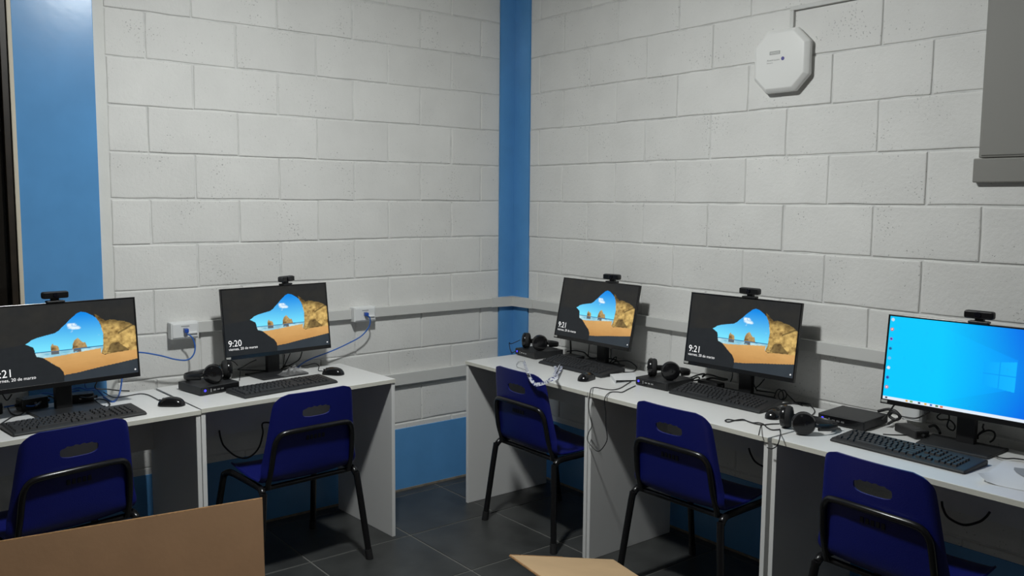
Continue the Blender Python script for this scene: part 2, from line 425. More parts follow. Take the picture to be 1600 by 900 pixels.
# ================================================================ DESKS
def desk(label, corner, rotz, depth, wid=.915):
    """corner: floor point under the front right-hand corner as the sitter sees it; local x to the left is negative, y towards the wall"""
    t = thing('computer_desk', label, 'desk', (corner[0], corner[1], 0), rotz, 'white computer desks along the two walls')
    k = (depth, wid); P_ = .018
    part(('dt', k), 'desktop', lambda: MB().box(-wid, 0, 0, depth, TOP-.018, TOP, .0015), 'melamine', t)
    part(('de', k), 'edge_strip', lambda: MB().box(-wid+.001, -.001, -.0012, .001, TOP-.0175, TOP-.0008), 'edge_band', t)
    part(('dp', k), 'side_panel', lambda: MB().box(-P_, 0, .004, depth, 0, TOP-.018, .0012), 'melamine', t, loc=(-.001, 0, 0))
    part(('dp', k), 'side_panel', None, 'melamine', t, loc=(-wid+P_+.001, 0, 0))
    part(('da', k), 'back_apron', lambda: MB().box(-wid+P_+.001, -P_-.001, depth-.036, depth-.018, .50, TOP-.018, .001), 'melamine', t)
R3 = math.radians
desk('white desk on the left wall with open right end facing the corner', (-1.132, -.547), R3(3.0), .50)
desk('white desk at the far left, cut off by the photo edge', (-2.052, -.612), R3(4.0), .50)
desk('white desk nearest the blue corner on the right wall', (-.605, -1.281), -math.pi/2, .548)
desk('white middle desk of the right wall row', (-.598, -2.200), -math.pi/2+R3(.4), .542)
desk('white desk at the far right of the right wall row', (-.588, -3.124), -math.pi/2, .532)

# ================================================================ SCREEN PICTURES
def inside(poly, X, Y):
    r = np.zeros(X.shape, bool); n = len(poly)
    for i in range(n):
        x1, y1 = poly[i]; x2, y2 = poly[(i+1) % n]
        if y1 == y2: continue
        c = (y1 > Y) != (y2 > Y)
        r ^= c & (X < (x2-x1)*(Y-y1)/(y2-y1)+x1)
    return r
def vnoise(X, Y, sx, sy, seed, octv=4):
    out = np.zeros(X.shape); amp = 1; tot = 0
    for o in range(octv):
        g = np.random.RandomState(seed+o).rand(80, 80)
        a = (X*sx*2**o) % 79; b_ = (Y*sy*2**o) % 79
        i = a.astype(int); j = b_.astype(int); u = a-i; v = b_-j
        u = u*u*(3-2*u); v = v*v*(3-2*v)
        q = g[i, j]*(1-u)*(1-v)+g[i+1, j]*u*(1-v)+g[i, j+1]*(1-u)*v+g[i+1, j+1]*u*v
        out += amp*q; tot += amp; amp *= .55
    return out/tot
def lin(c):
    c = np.array(c)/255.; return np.where(c <= .04045, c/12.92, ((c+.055)/1.055)**2.4)
def lerp(a, b_, f): f = np.clip(f, 0, 1)[..., None]; return np.array(a)*(1-f)+np.array(b_)*f
W_M, H_M = .541, .322
S0, S1, Q0, Q1 = .012, .988, .018, .945          # lit area inside the bezel, as fractions of the monitor front
def grid(nx, ny):
    s = S0+(S1-S0)*np.arange(nx+1)/nx; q = Q0+(Q1-Q0)*np.arange(ny+1)/ny
    return np.meshgrid(s, q)
def cave_picture(nx=340, ny=190):
    X, Y = grid(nx, ny)
    n1 = vnoise(X, Y, 9, 6, 1); n2 = vnoise(X, Y, 34, 22, 5); n3 = vnoise(X, Y, 16, 30, 11)
    img = lerp(lin((34, 36, 38)), lin((44, 43, 40)), n1*1.2-.1)
    img = img*(1+.25*(n2-.5))[..., None]
    # sunlit rock on the right
    rock = [(.702, .170), (.74, .215), (.777, .262), (.846, .265), (.905, .287), (.954, .326), (1.01, .378), (1.01, .66), (.835, .667), (.755, .678), (.735, .655), (.75, .583), (.756, .435), (.744, .315), (.715, .222)]
    Xw = X+.016*(n2-.5); Yw = Y+.03*(n3-.5)
    k = inside(rock, Xw, Yw)
    tex = np.clip((n2*1.5+n3*.8-.65), 0, 1)
    rc = lerp(lin((112, 84, 44)), lin((228, 192, 116)), tex)
    dark = inside([(.775, .66), (.80, .56), (.825, .535), (.86, .54), (.93, .645), (.93, .66)], Xw, Yw)
    rc = np.where(dark[..., None], rc*.35+lin((60, 50, 45))*.25, rc)
    crack = (np.abs(Y-(.40+.9*(X-.9)**1*(-.9))) < .012) & (X > .86)
    rc = np.where(crack[..., None], rc*.4, rc)
    up = np.clip((Y-.26-(X-.78)*.35)*12, 0, 1)
    rc = rc*(.35+.65*up)[..., None]
    img = np.where(k[..., None], rc, img)
    # view through the mouth
    mouth = [(.242, .461), (.276, .426), (.313, .402), (.379, .376), (.435, .362), (.46, .335), (.485, .296), (.557, .189), (.59, .148), (.612, .136), (.64, .141), (.664, .157), (.692, .185), (.715, .222), (.732, .265), (.744, .315), (.752, .37), (.756, .435), (.75, .583), (.735, .66), (.72, .7), (.40, .72), (.381, .685), (.347, .639), (.307, .616), (.300, .572), (.29, .506)]
    k = inside(mouth, X+.006*(n3-.5), Y+.008*(n2-.5))
    f = np.clip((Y-.14)/.43, 0, 1)
    sky = lerp(lin((0, 136, 232)), lin((120, 228, 255)), f**1.25+.25*np.clip((.55-X)*1.6, 0, .5))
    cl = vnoise(X, Y*1.4, 20, 20, 21)
    puff = np.exp(-(((X-.545)/.045)**2+((Y-.285+.0*X)/.055)**2))*1.25+np.exp(-(((X-.59)/.03)**2+((Y-.325)/.022)**2))*.9+np.exp(-(((X-.545)/.02)**2+((Y-.36)/.02)**2))*.8+np.exp(-(((X-.735)/.03)**2+((Y-.43)/.03)**2))*.9
    sky = lerp(sky, lin((235, 250, 255)), np.clip((puff*cl-.36)*4, 0, .95)) if False else sky*(1-np.clip((puff*cl-.36)*4, 0, .95))[..., None]+lin((235, 250, 255))*np.clip((puff*cl-.36)*4, 0, .95)[..., None]
    hz = .5655-.008*(X-.5)
    sea = lerp(lin((120, 190, 215)), lin((200, 235, 240)), np.clip(n3*1.6-.3, 0, 1))
    sea = np.where((np.abs(Y-hz-.004) < .006)[..., None], lin((40, 110, 160)), sea)
    shore = np.interp(X, [.30, .393, .487, .583, .739], [.645, .640, .63, .613, .592])
    view = np.where((Y > hz)[..., None], sea, sky)
    for poly, refl in (([(.4, .57), (.402, .515), (.409, .49), (.415, .480), (.421, .500), (.43, .505), (.446, .512), (.452, .535), (.456, .57)], (.402, .454, .60)),
                       ([(.540, .57), (.546, .51), (.556, .472), (.570, .455), (.582, .441), (.593, .462), (.604, .487), (.62, .505), (.628, .500), (.636, .53), (.642, .565)], (.548, .60, .60))):
        kk = inside(poly, X+.004*(n2-.5), Y)
        view = np.where(kk[..., None], lerp(lin((110, 82, 48)), lin((214, 180, 118)), n2*1.7-.45), view)
        a0, a1, yb = refl
        view = np.where(((X > a0) & (X < a1) & (Y > hz+.012) & (Y < yb+.012) & (n3 > .33))[..., None], lin((96, 100, 104)), view)
    img = np.where(k[..., None], view, img)
    # beach
    beach = [(.30, .64), (.393, .640), (.487, .63), (.583, .613), (.735, .592), (.735, .655), (.755, .678), (.835, .667), (1.01, .655), (1.01, .767), (.868, .796), (.717, .823), (.57, .856), (.475, .87), (.472, .831), (.451, .776), (.416, .734), (.381, .685), (.347, .639)]
    kb = inside(beach, X, Y+.004*(n2-.5)) & ~(k & (Y < shore))
    sand = lerp(lin((216, 168, 104)), lin((184, 132, 72)), (Y-.62)*3.2+.5*(n1-.5)) * (1+.12*(n3-.5))[..., None]
    img = np.where(kb[..., None], sand, img)
    # wet shaded foreground
    fg = inside([(.475, .868), (.57, .856), (.717, .823), (.868, .796), (1.01, .767), (1.01, 1.01), (.471, 1.01)], X, Y)
    img = np.where(fg[..., None], lerp(lin((54, 62, 68)), lin((44, 50, 58)), n1), img)
    bank = inside([(.0, .5), (.242, .461), (.29, .506), (.300, .572), (.307, .616), (.347, .639), (.381, .685), (.416, .734), (.451, .776), (.472, .831), (.475, .867), (.471, 1.01), (0, 1.01)], X+.004*(n3-.5), Y)
    img = np.where(bank[..., None], lin((34, 37, 40))*(1+.2*(n2-.5))[..., None], img)
    dot = ((X-.966)*W_M)**2+((Y-.905)*H_M)**2 < .0034**2
    img = np.where(dot[..., None], lin((240, 240, 240)), img)
    return nx, ny, img
def desktop_picture(nx=340, ny=190):
    X, Y = grid(nx, ny)
    f = np.clip((X-.35)/.65, 0, 1)
    img = lerp(lin((0, 200, 255)), lin((0, 82, 232)), f**1.1+.35*np.clip(np.abs(Y-.5)-.1, 0, 1)*np.clip((X-.4)*3, 0, 1))
    # soft beams thrown to the left of the lit window panes
    d = np.clip((.795-X)/.8, 0, 1); beam = (np.abs(Y-.5+.02) < .15+d*.45) & (X < .80)
    img = img+np.where(beam, .20*np.exp(-d*2.2), 0)[..., None]*np.array([0, .25, .5])
    top = np.interp(X, [.612, .796], [.392, .352]); bot = np.interp(X, [.612, .796], [.625, .66])
    pane = (X > .613) & (X < .796) & (Y > top) & (Y < bot)
    gap = (np.abs(X-.706) < .0022) | (np.abs(Y-.505) < .0045)
    img = np.where((pane & ~gap)[..., None], lerp(lin((0, 170, 255)), lin((16, 184, 255)), (X-.61)*5), img)
    img = np.where((pane & gap)[..., None], lin((0, 156, 248)), img)
    cols = [(200, 220, 235), (228, 70, 70), (150, 110, 200), (40, 130, 180), (120, 190, 235), (210, 225, 235), (60, 110, 190), (225, 90, 110)]
    for i, c in enumerate(cols):
        cx, cy = .031, .055+.108*i
        r2 = ((X-cx)*W_M)**2+((Y-cy)*H_M)**2
        img = np.where((r2 < .0058**2)[..., None], lin(c), img)
        if i in (1, 5, 7): img = np.where((r2 < .0028**2)[..., None], lin((235, 235, 240)), img)
        if i in (2, 3, 6): img = np.where((r2 < .0030**2)[..., None], lin((30, 60, 140)), img)
    bar = Y > .912
    img = np.where(bar[..., None], lin((226, 238, 250)), img)
    for cx, c in ((.035, (60, 60, 70)), (.17, (220, 170, 70)), (.20, (120, 160, 90)), (.25, (40, 60, 90)), (.29, (230, 180, 60)), (.325, (50, 110, 190)), (.36, (60, 120, 80)), (.39, (220, 110, 60))):
        img = np.where(((np.abs(X-cx) < .008) & (np.abs(Y-.929) < .009))[..., None], lin(c), img)
    return nx, ny, img
def picture_mesh(name, data):
    nx, ny, img = data
    X, Y = grid(nx, ny)
    co = np.stack([(X-.5)*W_M, np.full(X.shape, -.0012), (.5-Y)*H_M], -1).reshape(-1, 3)
    idx = np.arange((nx+1)*(ny+1)).reshape(ny+1, nx+1)
    fc = np.stack([idx[1:, :-1], idx[1:, 1:], idx[:-1, 1:], idx[:-1, :-1]], -1).reshape(-1, 4)
    me = bpy.data.meshes.new(name); me.from_pydata(co.tolist(), [], fc.tolist())
    at_ = me.color_attributes.new('pic', 'FLOAT_COLOR', 'POINT')
    rgba = np.concatenate([np.clip(img, 0, 2).reshape(-1, 3), np.ones((co.shape[0], 1))], 1).astype(np.float32)
    at_.data.foreach_set('color', rgba.ravel())
    me.materials.append(MATS['screen_picture']); return me
PIC_CAVE = picture_mesh('screen', cave_picture()); PIC_DESK = picture_mesh('screen', desktop_picture())

# ================================================================ MONITORS + WEBCAMS
def taper_back():
    m_ = MB(); m_.box(-W_M/2, W_M/2, 0, .012, -H_M/2, H_M/2, .0015)
    a = [m_.bm.verts.new((sx*W_M*.46, .0115, sz*H_M*.46)) for sx, sz in ((-1, -1), (1, -1), (1, 1), (-1, 1))]
    c = [m_.bm.verts.new((sx*W_M*.32, .040, sz*H_M*.30-.01)) for sx, sz in ((-1, -1), (1, -1), (1, 1), (-1, 1))]
    m_.bm.faces.new(c)
    for k in range(4): m_.bm.faces.new((a[k], a[(k+1) % 4], c[(k+1) % 4], c[k]))
    return m_
def bezel():
    m_ = MB(); x0, x1 = (S0-.5)*W_M, (S1-.5)*W_M; zt, zb = (.5-Q0)*H_M, (.5-Q1)*H_M
    m_.box(-W_M/2, x0, -.003, .002, -H_M/2, H_M/2, .0008).box(x1, W_M/2, -.003, .002, -H_M/2, H_M/2, .0008)
    m_.box(x0, x1, -.003, .002, zt, H_M/2, .0008).box(x0, x1, -.003, .002, -H_M/2, zb, .0008)
    return m_
MON = {}
def monitor(key, label, c, psi, tilt, pic, clock, date, sticker):
    c = CAM + (np.array(c)-CAM)*(W_M/.541)
    th = math.radians(psi)+math.pi/2
    R = Matrix.Rotation(th, 3, 'Z'); T_ = Matrix.Rotation(math.radians(-tilt), 3, 'X')
    off = R @ Vector((0, -.062, 0))
    t = thing('computer_monitor', label, 'monitor', (c[0]-off.x, c[1]-off.y, TOP), th, 'monitors with webcams along the two desk rows')
    pc = Vector((0, -.062, c[2]-TOP)); rx = (math.radians(-tilt), 0, 0)
    part('mb', 'housing', taper_back, 'black_plastic', t, loc=pc, rot=rx)
    part('mz', 'bezel', bezel, 'gloss_black', t, loc=pc, rot=rx)
    s = link('screen', pic, t); s.location = pc; s.rotation_euler = rx
    if clock:
        text_mesh(clock, .041, 'clock_text', 'screen_white', s, ((.033-.5)*W_M, -.0022, (.5-.815)*H_M), UP, sx=.92)
        text_mesh(date, .0165, 'date_text', 'screen_white', s, ((.034-.5)*W_M, -.0022, (.5-.868)*H_M), UP)
    if sticker:
        st_ = part('ms', 'sticker', lambda: MB().box((.006-.5)*W_M, (.046-.5)*W_M, -.0042, -.0028, (.5-.985)*H_M, (.5-.957)*H_M), 'sticker', t, loc=pc, rot=rx, label='small grey sticker')
    part('mp', 'stand_pole', lambda: MB().box(-.030, .030, -.016, .014, .008, .30, .003), 'black_plastic', t)
    part('mk', 'stand_bracket', lambda: MB().box(-.045, .045, -.030, -.012, .21, .31, .003), 'black_plastic', t)
    part('mbs', 'stand_base', lambda: MB().poly_prism([(-.115, -.135), (.115, -.135), (.125, .030), (-.125, .030)], 0, .009, .002), 'dark_plastic', t)
    MON[key] = (t, R, T_, Vector(c))
monitor('M1', 'monitor at far left showing a cave beach and partly cut clock', (-2.470, -.346, 1.022), -84.23, 5.9, PIC_CAVE, '9:21', 'viernes, 20 de marzo', False)
monitor('M2', 'monitor on the left wall row with clock reading 9:20', (-1.527, -.146, 1.017), -85.4, 7.2, PIC_CAVE, '9:20', 'viernes, 20 de marzo', True)
monitor('M3', 'smaller-looking monitor nearest the blue corner with clock reading 9:21', (-.146, -.846, 1.023), 180.45, 12.0, PIC_CAVE, '9:21', 'viernes, 20 de marzo', True)
monitor('M4', 'monitor on the middle right desk with clock reading 9:21', (-.155, -1.737, 1.023), 183.4, 8.0, PIC_CAVE, '9:21', 'viernes, 20 de marzo', True)
monitor('M5', 'monitor at far right showing a bright blue desktop', (-.182, -2.672, 1.026), 183.6, 5.8, PIC_DESK, None, None, True)

def webcam(key, s, label, yaw=0.):
    t0, R, T_, c = MON[key]
    loc = c + R @ (T_ @ Vector(((s-.5)*W_M, .004, H_M/2)))
    t = thing('webcam', label, 'webcam', loc, math.atan2(R[1][0], R[0][0])+math.radians(yaw), 'webcams clipped on the monitors')
    body = part('wb', 'body', lambda: MB().box(-.047, .047, -.018, .012, .016, .043, .008, 3), 'dark_plastic', t, True)
    part('wf', 'front_plate', lambda: MB().box(-.043, .043, -.0195, -.0170, .019, .040, .001), 'gloss_black', t)
    part('wn', 'neck', lambda: MB().box(-.014, .014, -.008, .012, .006, .018, .003), 'black_plastic', t)
    part('wc', 'clip', lambda: MB().box(-.032, .032, -.016, .012, .0005, .008, .002).box(-.026, .026, .0125, .020, -.012, .008, .002), 'black_plastic', t)
    part('wl', 'lens_ring', lambda: MB().lathe([(0, 0), (.0105, 0), (.0105, .004), (.0075, .005), (0, .003)], 20, Matrix.Translation((0, -.0190, .0295)) @ Matrix.Rotation(math.pi/2, 4, 'X')), 'lens', t, True)
webcam('M1', .453, 'black webcam on the far left monitor, before the blue pillar')
webcam('M2', .604, 'black webcam turned aside on the 9:20 monitor', 24)
webcam('M3', .648, 'black webcam on the monitor nearest the blue corner', 12)
webcam('M4', .549, 'black webcam on the middle right monitor')
webcam('M5', .561, 'black webcam on the blue desktop monitor at far right')

# ================================================================ KEYBOARDS, MICE, MINI COMPUTERS, HEADSETS
KL, KD = .462, .162
def kb_body():
    m_ = MB()
    prof = [(-KD/2, 0), (-KD/2, .007), (-KD/2+.014, .0125), (KD/2-.012, .021), (KD/2, .017), (KD/2, 0)]
    lo = [m_.bm.verts.new((-KL/2, y, z)) for y, z in prof]; hi = [m_.bm.verts.new((KL/2, y, z)) for y, z in prof]
    n = len(prof); m_.bm.faces.new(lo); m_.bm.faces.new(hi[::-1])
    for k in range(n): m_.bm.faces.new((lo[k], hi[k], hi[(k+1) % n], lo[(k+1) % n]))
    bmesh.ops.bevel(m_.bm, geom=list(m_.bm.edges), offset=.004, segments=2, profile=.5, affect='EDGES')
    return m_
def kb_keys():
    m_ = MB(); pit = .0186
    def key(x, y, wd=1, dp=1):
        z = .0125+(y+KD/2-.014)/(KD-.026)*.0085
        x0, x1, y0, y1 = x, x+pit*wd-.0028, y, y+pit*dp-.0028; i = .0022
        lo = [m_.bm.verts.new(v) for v in ((x0, y0, z-.001), (x1, y0, z-.001), (x1, y1, z+.0005), (x0, y1, z+.0005))]
        hi = [m_.bm.verts.new(v) for v in ((x0+i, y0+i, z+.0065), (x1-i, y0+i, z+.0065), (x1-i, y1-i, z+.0078), (x0+i, y1-i, z+.0078))]
        m_.bm.faces.new(hi)
        for k in range(4): m_.bm.faces.new((lo[k], lo[(k+1) % 4], hi[(k+1) % 4], hi[k]))
    x0 = -KL/2+.012; y0 = -KD/2+.018
    rows = [[1.25, 1.25, 1.25, 6.25, 1.25, 1.25, 1.25, 1.25], [2.25]+[1]*10+[2.75], [1.75]+[1]*11+[2.25], [1.5]+[1]*12+[1.5], [1]*13+[2]]
    for r, row in enumerate(rows):
        x = x0
        for wd in row: key(x, y0+pit*r, wd); x += wd*pit
    for i in range(13): key(x0+pit*(i*1.0+(i > 0)*.6+(i > 4)*.3+(i > 8)*.3), y0+pit*5.25)
    xn = x0+pit*15.3
    for i in range(3):
        key(xn+pit*i, y0); key(xn+pit*i, y0+pit*3); key(xn+pit*i, y0+pit*4); key(xn+pit*i, y0+pit*5.25)
    key(xn+pit, y0+pit)
    xp = xn+pit*3.3
    for r in range(5):
        for i in range(4): key(xp+pit*i, y0+pit*r)
    return m_
def keyboard(label, fl, fr, lift=0):
    """fl, fr: front edge ends on the desk"""
    a = Vector((fl[0], fl[1])); b_ = Vector((fr[0], fr[1])); d = (b_-a).normalized(); n = Vector((-d.y, d.x))
    c = (a+b_)/2+n*KD/2
    t = thing('keyboard', label, 'keyboard', (c.x, c.y, TOP), math.atan2(d.y, d.x), 'black keyboards in front of the monitors')
    # a lifted keyboard lies with its rear on the monitor's stand plate
    rl = math.radians(lift); lc = (0, KD/2*(math.cos(rl)-1), KD/2*math.sin(rl))
    part('kb', 'body', kb_body, 'dark_plastic', t, loc=lc, rot=(rl, 0, 0))
    k = part('kk', 'keys', kb_keys, 'key_plastic', t, loc=lc, rot=(rl, 0, 0)); k['kind'] = 'stuff'
keyboard('black keyboard in front of the far left monitor', (-2.700, -.622), (-2.240, -.566))
keyboard('black keyboard in front of the 9:20 monitor', (-1.845, -.535), (-1.385, -.472))
keyboard('black keyboard under the monitor nearest the blue corner', (-.345, -.640), (-.350, -1.105), 4.4)
keyboard('black keyboard under the middle right monitor', (-.340, -1.510), (-.332, -1.972), 5.3)
keyboard('black keyboard under the blue desktop monitor', (-.462, -2.356), (-.472, -2.818))

def mouse_body():
    m_ = MB(); n = 20; rings = []
    for i in range(15):
        v = .5-.5*math.cos(math.pi*(.02+.96*i/14)); y = -.054+.108*v
        e = math.sqrt(max(.004, 1-abs(2*v-1)**4))
        wd = .031*e*(1-.08*math.sin(math.pi*v))
        ht = (.021+.015*math.sin(math.pi*(.1+.75*(1-v))))*e
        rings.append([m_.bm.verts.new((wd*math.cos(math.pi*k/n), y, ht*math.sin(math.pi*k/n)**.75 if 0 < k < n else 0)) for k in range(n+1)])
    for a, c in zip(rings, rings[1:]):
        for k in range(n): m_.bm.faces.new((a[k], a[k+1], c[k+1], c[k]))
        m_.bm.faces.new((a[0], c[0], c[n], a[n]))
    m_.bm.faces.new(rings[0]); m_.bm.faces.new(rings[-1][::-1])
    return m_
def mouse(label, p_, ang):
    t = thing('computer_mouse', label, 'mouse', (p_[0], p_[1], TOP), math.radians(ang), 'black computer mice')
    part('msb', 'body', mouse_body, 'gloss_black', t, True)
    part('msw', 'scroll_wheel', lambda: MB().lathe([(0, -.003), (.009, -.003), (.010, 0), (.009, .003), (0, .003)], 16, Matrix.Translation((0, .030, .0215)) @ Matrix.Rotation(math.pi/2, 4, 'Y')), 'cushion', t, True)
    part('mss', 'button_seam', lambda: MB().box(-.0006, .0006, .008, .05, .012, .0245), 'cushion', t)
mouse('black mouse on the seam between the two left desks', (-2.120, -.468), 50)
mouse('black mouse at the right end of the left desk row', (-1.316, -.285), 40)
mouse('black mouse in front of the keyboard nearest the corner', (-.430, -1.090), -75)
mouse('black mouse at the right end of the middle right keyboard', (-.325, -2.035), -70)

def pc_body(): return MB().box(-.092, .092, -.092, .092, .003, .037, .003)
def mini_pc(label, c, ang):
    """front faces local -y, power light at the left"""
    t = thing('mini_computer', label, 'computer', (c[0], c[1], TOP), math.radians(ang), 'black mini computers beside the monitors')
    part('pcb', 'case', pc_body, 'dark_plastic', t)
    fr = part('pcf', 'front_panel', lambda: MB().box(-.089, .089, -.0945, -.091, .006, .034, .001), 'gloss_black', t)
    part('pcl', 'power_light', lambda: MB().lathe([(0, 0), (.0052, 0), (.0052, .0015), (0, .0015)], 16, Matrix.Translation((-.072, -.0942, .021)) @ Matrix.Rotation(math.pi/2, 4, 'X')), 'led_blue', fr, label='lit blue power light')
    for i, x in enumerate((-.045, -.028, -.010, .008)):
        part(('pcp', i > 0), 'port', (lambda: MB().box(-.006, .006, -.0955, -.0940, .016, .022)) if i else (lambda: MB().box(-.002, .002, -.0955, -.0940, .012, .026)), 'silver', fr, loc=(x, 0, 0))
    for sx in (-1, 1):
        for sy in (-1, 1):
            part('pcfoot', 'foot', lambda: MB().lathe([(0, 0), (.007, 0), (.008, .004), (0, .004)], 12), 'cushion', t, loc=(sx*.075, sy*.075, 0))
mini_pc('black mini computer under a headset left of the 9:20 monitor', (-1.900, -.268), 11)
mini_pc('black mini computer under a headset by the blue corner', (-.195, -.472), -90-4)
mini_pc('black mini computer under a headset on the middle right desk', (-.228, -1.388), -90+2)
mini_pc('black mini computer with bare top on the far right desk', (-.160, -2.268), -90+3)

def cup_cushion():
    return MB().lathe([(.018, .0), (.030, .001), (.039, .006), (.041, .012), (.038, .018), (.03, .019), (0, .019)], 26)
def cup_shell():
    return MB().lathe([(.041, 0), (.042, .008), (.038, .017), (.026, .023), (.01, .025), (0, .025)], 26)
def band_mesh():
    m_ = MB(); pts = []
    for i in range(17):
        a = math.pi*i/16
        pts.append((.078*math.cos(a), .045+.118*math.sin(a)**.85, .030-.014*math.sin(a)))
    return m_.tube(pts, .01, 8, flat=(.0045, .013))
def headset(label, mid, ang, z, yaws=(0, 0)):
    """mid: point between the cups; band points to local +y"""
    t = thing('headset', label, 'headset', (mid[0], mid[1], z), math.radians(ang), 'black headsets lying on the desks')
    part('hb', 'headband', band_mesh, 'black_plastic', t, True)
    part('hp', 'headband_pad', lambda: MB().tube([(.060*math.cos(math.pi*i/10), .055+.096*math.sin(math.pi*i/10)**.9, .028-.012*math.sin(math.pi*i/10)) for i in range(2, 9)], .01, 8, flat=(.006, .011)), 'cushion', t, True)
    for s, yw in ((-1, yaws[0]), (1, yaws[1])):
        # cup axis along x, outer face away from the middle
        M0 = Matrix.Translation((s*.052, 0, .0425)) @ Matrix.Rotation(math.radians(yw), 4, 'Z') @ Matrix.Rotation(s*math.pi/2, 4, 'Y')
        cu = part(('hs', s, yw), 'ear_cup', lambda: MB().lathe([(.041, 0), (.0425, .008), (.038, .017), (.026, .022), (.01, .023), (0, .023)], 26, M0), 'gloss_black', t, True)
        part(('hc', s, yw), 'ear_cushion', lambda: MB().lathe([(.015, -.010), (.028, -.021), (.037, -.018), (.041, -.010), (.040, .001), (0, .001)], 26, M0), 'cushion', cu, True)
        part(('hy', s, yw), 'yoke', lambda: MB().tube([M0 @ Vector((0, 0, .020)), (s*.074, .022, .040), (s*.078, .052, .032)], .006, 8, smooth=4), 'black_plastic', t, True)
ZPC = TOP+.037
headset('black headset lying on the mini computer left of the 9:20 monitor', (-1.858, -.292), 38, ZPC, (30, -52))
headset('black headset lying on the mini computer by the blue corner', (-.236, -.468), -86, ZPC, (38, -34))
headset('black headset lying on the mini computer of the middle right desk', (-.258, -1.394), -88, ZPC, (38, -40))
headset('black headset lying on the desk before the bare mini computer', (-.445, -2.205), -112, TOP, (44, -30))

# ================================================================ CHAIRS
def chair_shell():
    """curved seat and back in one shell, hand slot through the back"""
    prof = [(-.047, .800), (-.040, .745), (-.031, .68), (-.022, .61), (-.012, .54), (-.003, .485), (.010, .447), (.040, .425), (.09, .418), (.17, .417), (.26, .422), (.33, .426), (.372, .420), (.392, .400)]
    hw = [.166, .178, .187, .196, .206, .214, .217, .217, .214, .210, .204, .196, .184, .165]
    P = catmull([Vector((y, z, w_)) for (y, z), w_ in zip(prof, hw)], 5)
    # length along the profile
    S = [0]
    for a, c in zip(P, P[1:]): S.append(S[-1]+math.hypot(c.x-a.x, c.y-a.y))
    LT = S[-1]; S_ = np.array(S)
    ny, nx = 96, 44
    def at_(s):
        y = np.interp(s, S_, [q.x for q in P]); z = np.interp(s, S_, [q.y for q in P]); w_ = np.interp(s, S_, [q.z for q in P]); w0 = w_
        r = .055       # rounded top corners
        if s < r: w_ = w_-r*(1-math.sqrt(max(0, 1-((r-s)/r)**2)))*.85
        e = LT-s
        if e < .03: w_ = w_-.03*(1-math.sqrt(max(0, 1-((.03-e)/.03)**2)))
        return y, z, w_, w0
    def pos(u, s):
        y, z, w_, w0 = at_(s)
        bk = np.clip((.42-s)/.12, 0, 1)         # 1 on the back, 0 on the seat
        sg = 1 if u >= 0 else -1; q_ = abs(u)*(w_+.010*w_/w0); flat_ = w0-.022
        cv = .020*(min(q_, flat_)/.2)**2; x = q_
        if q_ > flat_:                           # rolled rim
            a = (q_-flat_)/.026; x = flat_+.026*math.sin(a); cv += .026*(1-math.cos(a))
        return (sg*x, y+cv*bk, z+.55*cv*(1-bk))
    hc, hx, hz = .088, .061, .0215
    def hole(x, s):                              # <1 inside
        return (abs(x)/hx)**3.5+(abs(s-hc)/hz)**3.2
    m_ = MB(); bm = m_.bm
    V = {}
    for j in range(ny+1):
        s = LT*j/ny
        for i in range(nx+1):
            u = -1+2*i/nx; w_ = at_(s)[2]; x = u*w_
            V[i, j] = [u, s, x]
    drop = set()
    for j in range(ny):
        for i in range(nx):
            xm = sum(V[a, b_][2] for a, b_ in ((i, j), (i+1, j), (i, j+1), (i+1, j+1)))/4; sm = (V[i, j][1]+V[i, j+1][1])/2
            if hole(xm, sm) < 1: drop.add((i, j))
    edge = set()
    for (i, j) in drop:
        for a, b_ in ((i, j), (i+1, j), (i, j+1), (i+1, j+1)):
            around = [(a-1, b_-1), (a, b_-1), (a-1, b_), (a, b_)]
            if any(q not in drop for q in around): edge.add((a, b_))
    for k in edge:
        u, s, x = V[k]; h = hole(x, s); f = h**(-1/3.3) if h > 0 else 1
        s2 = hc+(s-hc)*f; x2 = x*f
        if s2 < hc: s2 += .0022*math.cos(x2*260)      # finger grips along the upper rim
        V[k] = [x2/at_(s2)[2], s2, x2]
    bv = {}
    def vert(k):
        if k not in bv: bv[k] = bm.verts.new(pos(V[k][0], V[k][1]))
        return bv[k]
    for j in range(ny):
        for i in range(nx):
            if (i, j) in drop: continue
            bm.faces.new([vert(k) for k in ((i, j), (i+1, j), (i+1, j+1), (i, j+1))])
    bmesh.ops.recalc_face_normals(bm, faces=bm.faces)
    geo = bmesh.ops.solidify(bm, geom=bm.faces[:], thickness=.006)
    return m_
BACKY = lambda z: np.interp(z, [.42, .485, .54, .61, .68, .745, .8], [.02, -.003, -.012, -.022, -.031, -.040, -.047])
def back_tube():
    pts = []
    for s in (1,):
        pass
    def e(x, z, o): return (x, float(BACKY(z))+.024*(abs(x)/.2)**2.2-o, z)
    R_ = [e(-.190, .405, .014), e(-.190, .44, .016), e(-.187, .50, .017), e(-.182, .575, .018), e(-.175, .610, .018), e(-.157, .634, .019), e(-.125, .642, .019), e(-.06, .645, .019), e(0, .646, .019)]
    Lr = [(-a, b_, c) for a, b_, c in R_[::-1][1:]]
    return MB().tube(R_+Lr, .0115, 10, smooth=4)
def leg(front, s):
    def mk():
        if front: return MB().tube([(s*.214, .290, .410), (s*.217, .335, .406), (s*.220, .366, .390), (s*.223, .384, .355), (s*.252, .455, .012)], .0142, 10, smooth=3)
        return MB().tube([(s*.216, .070, .410), (s*.217, .036, .406), (s*.219, .015, .388), (s*.222, .006, .36), (s*.260, -.024, .012)], .0142, 10, smooth=3)
    return mk
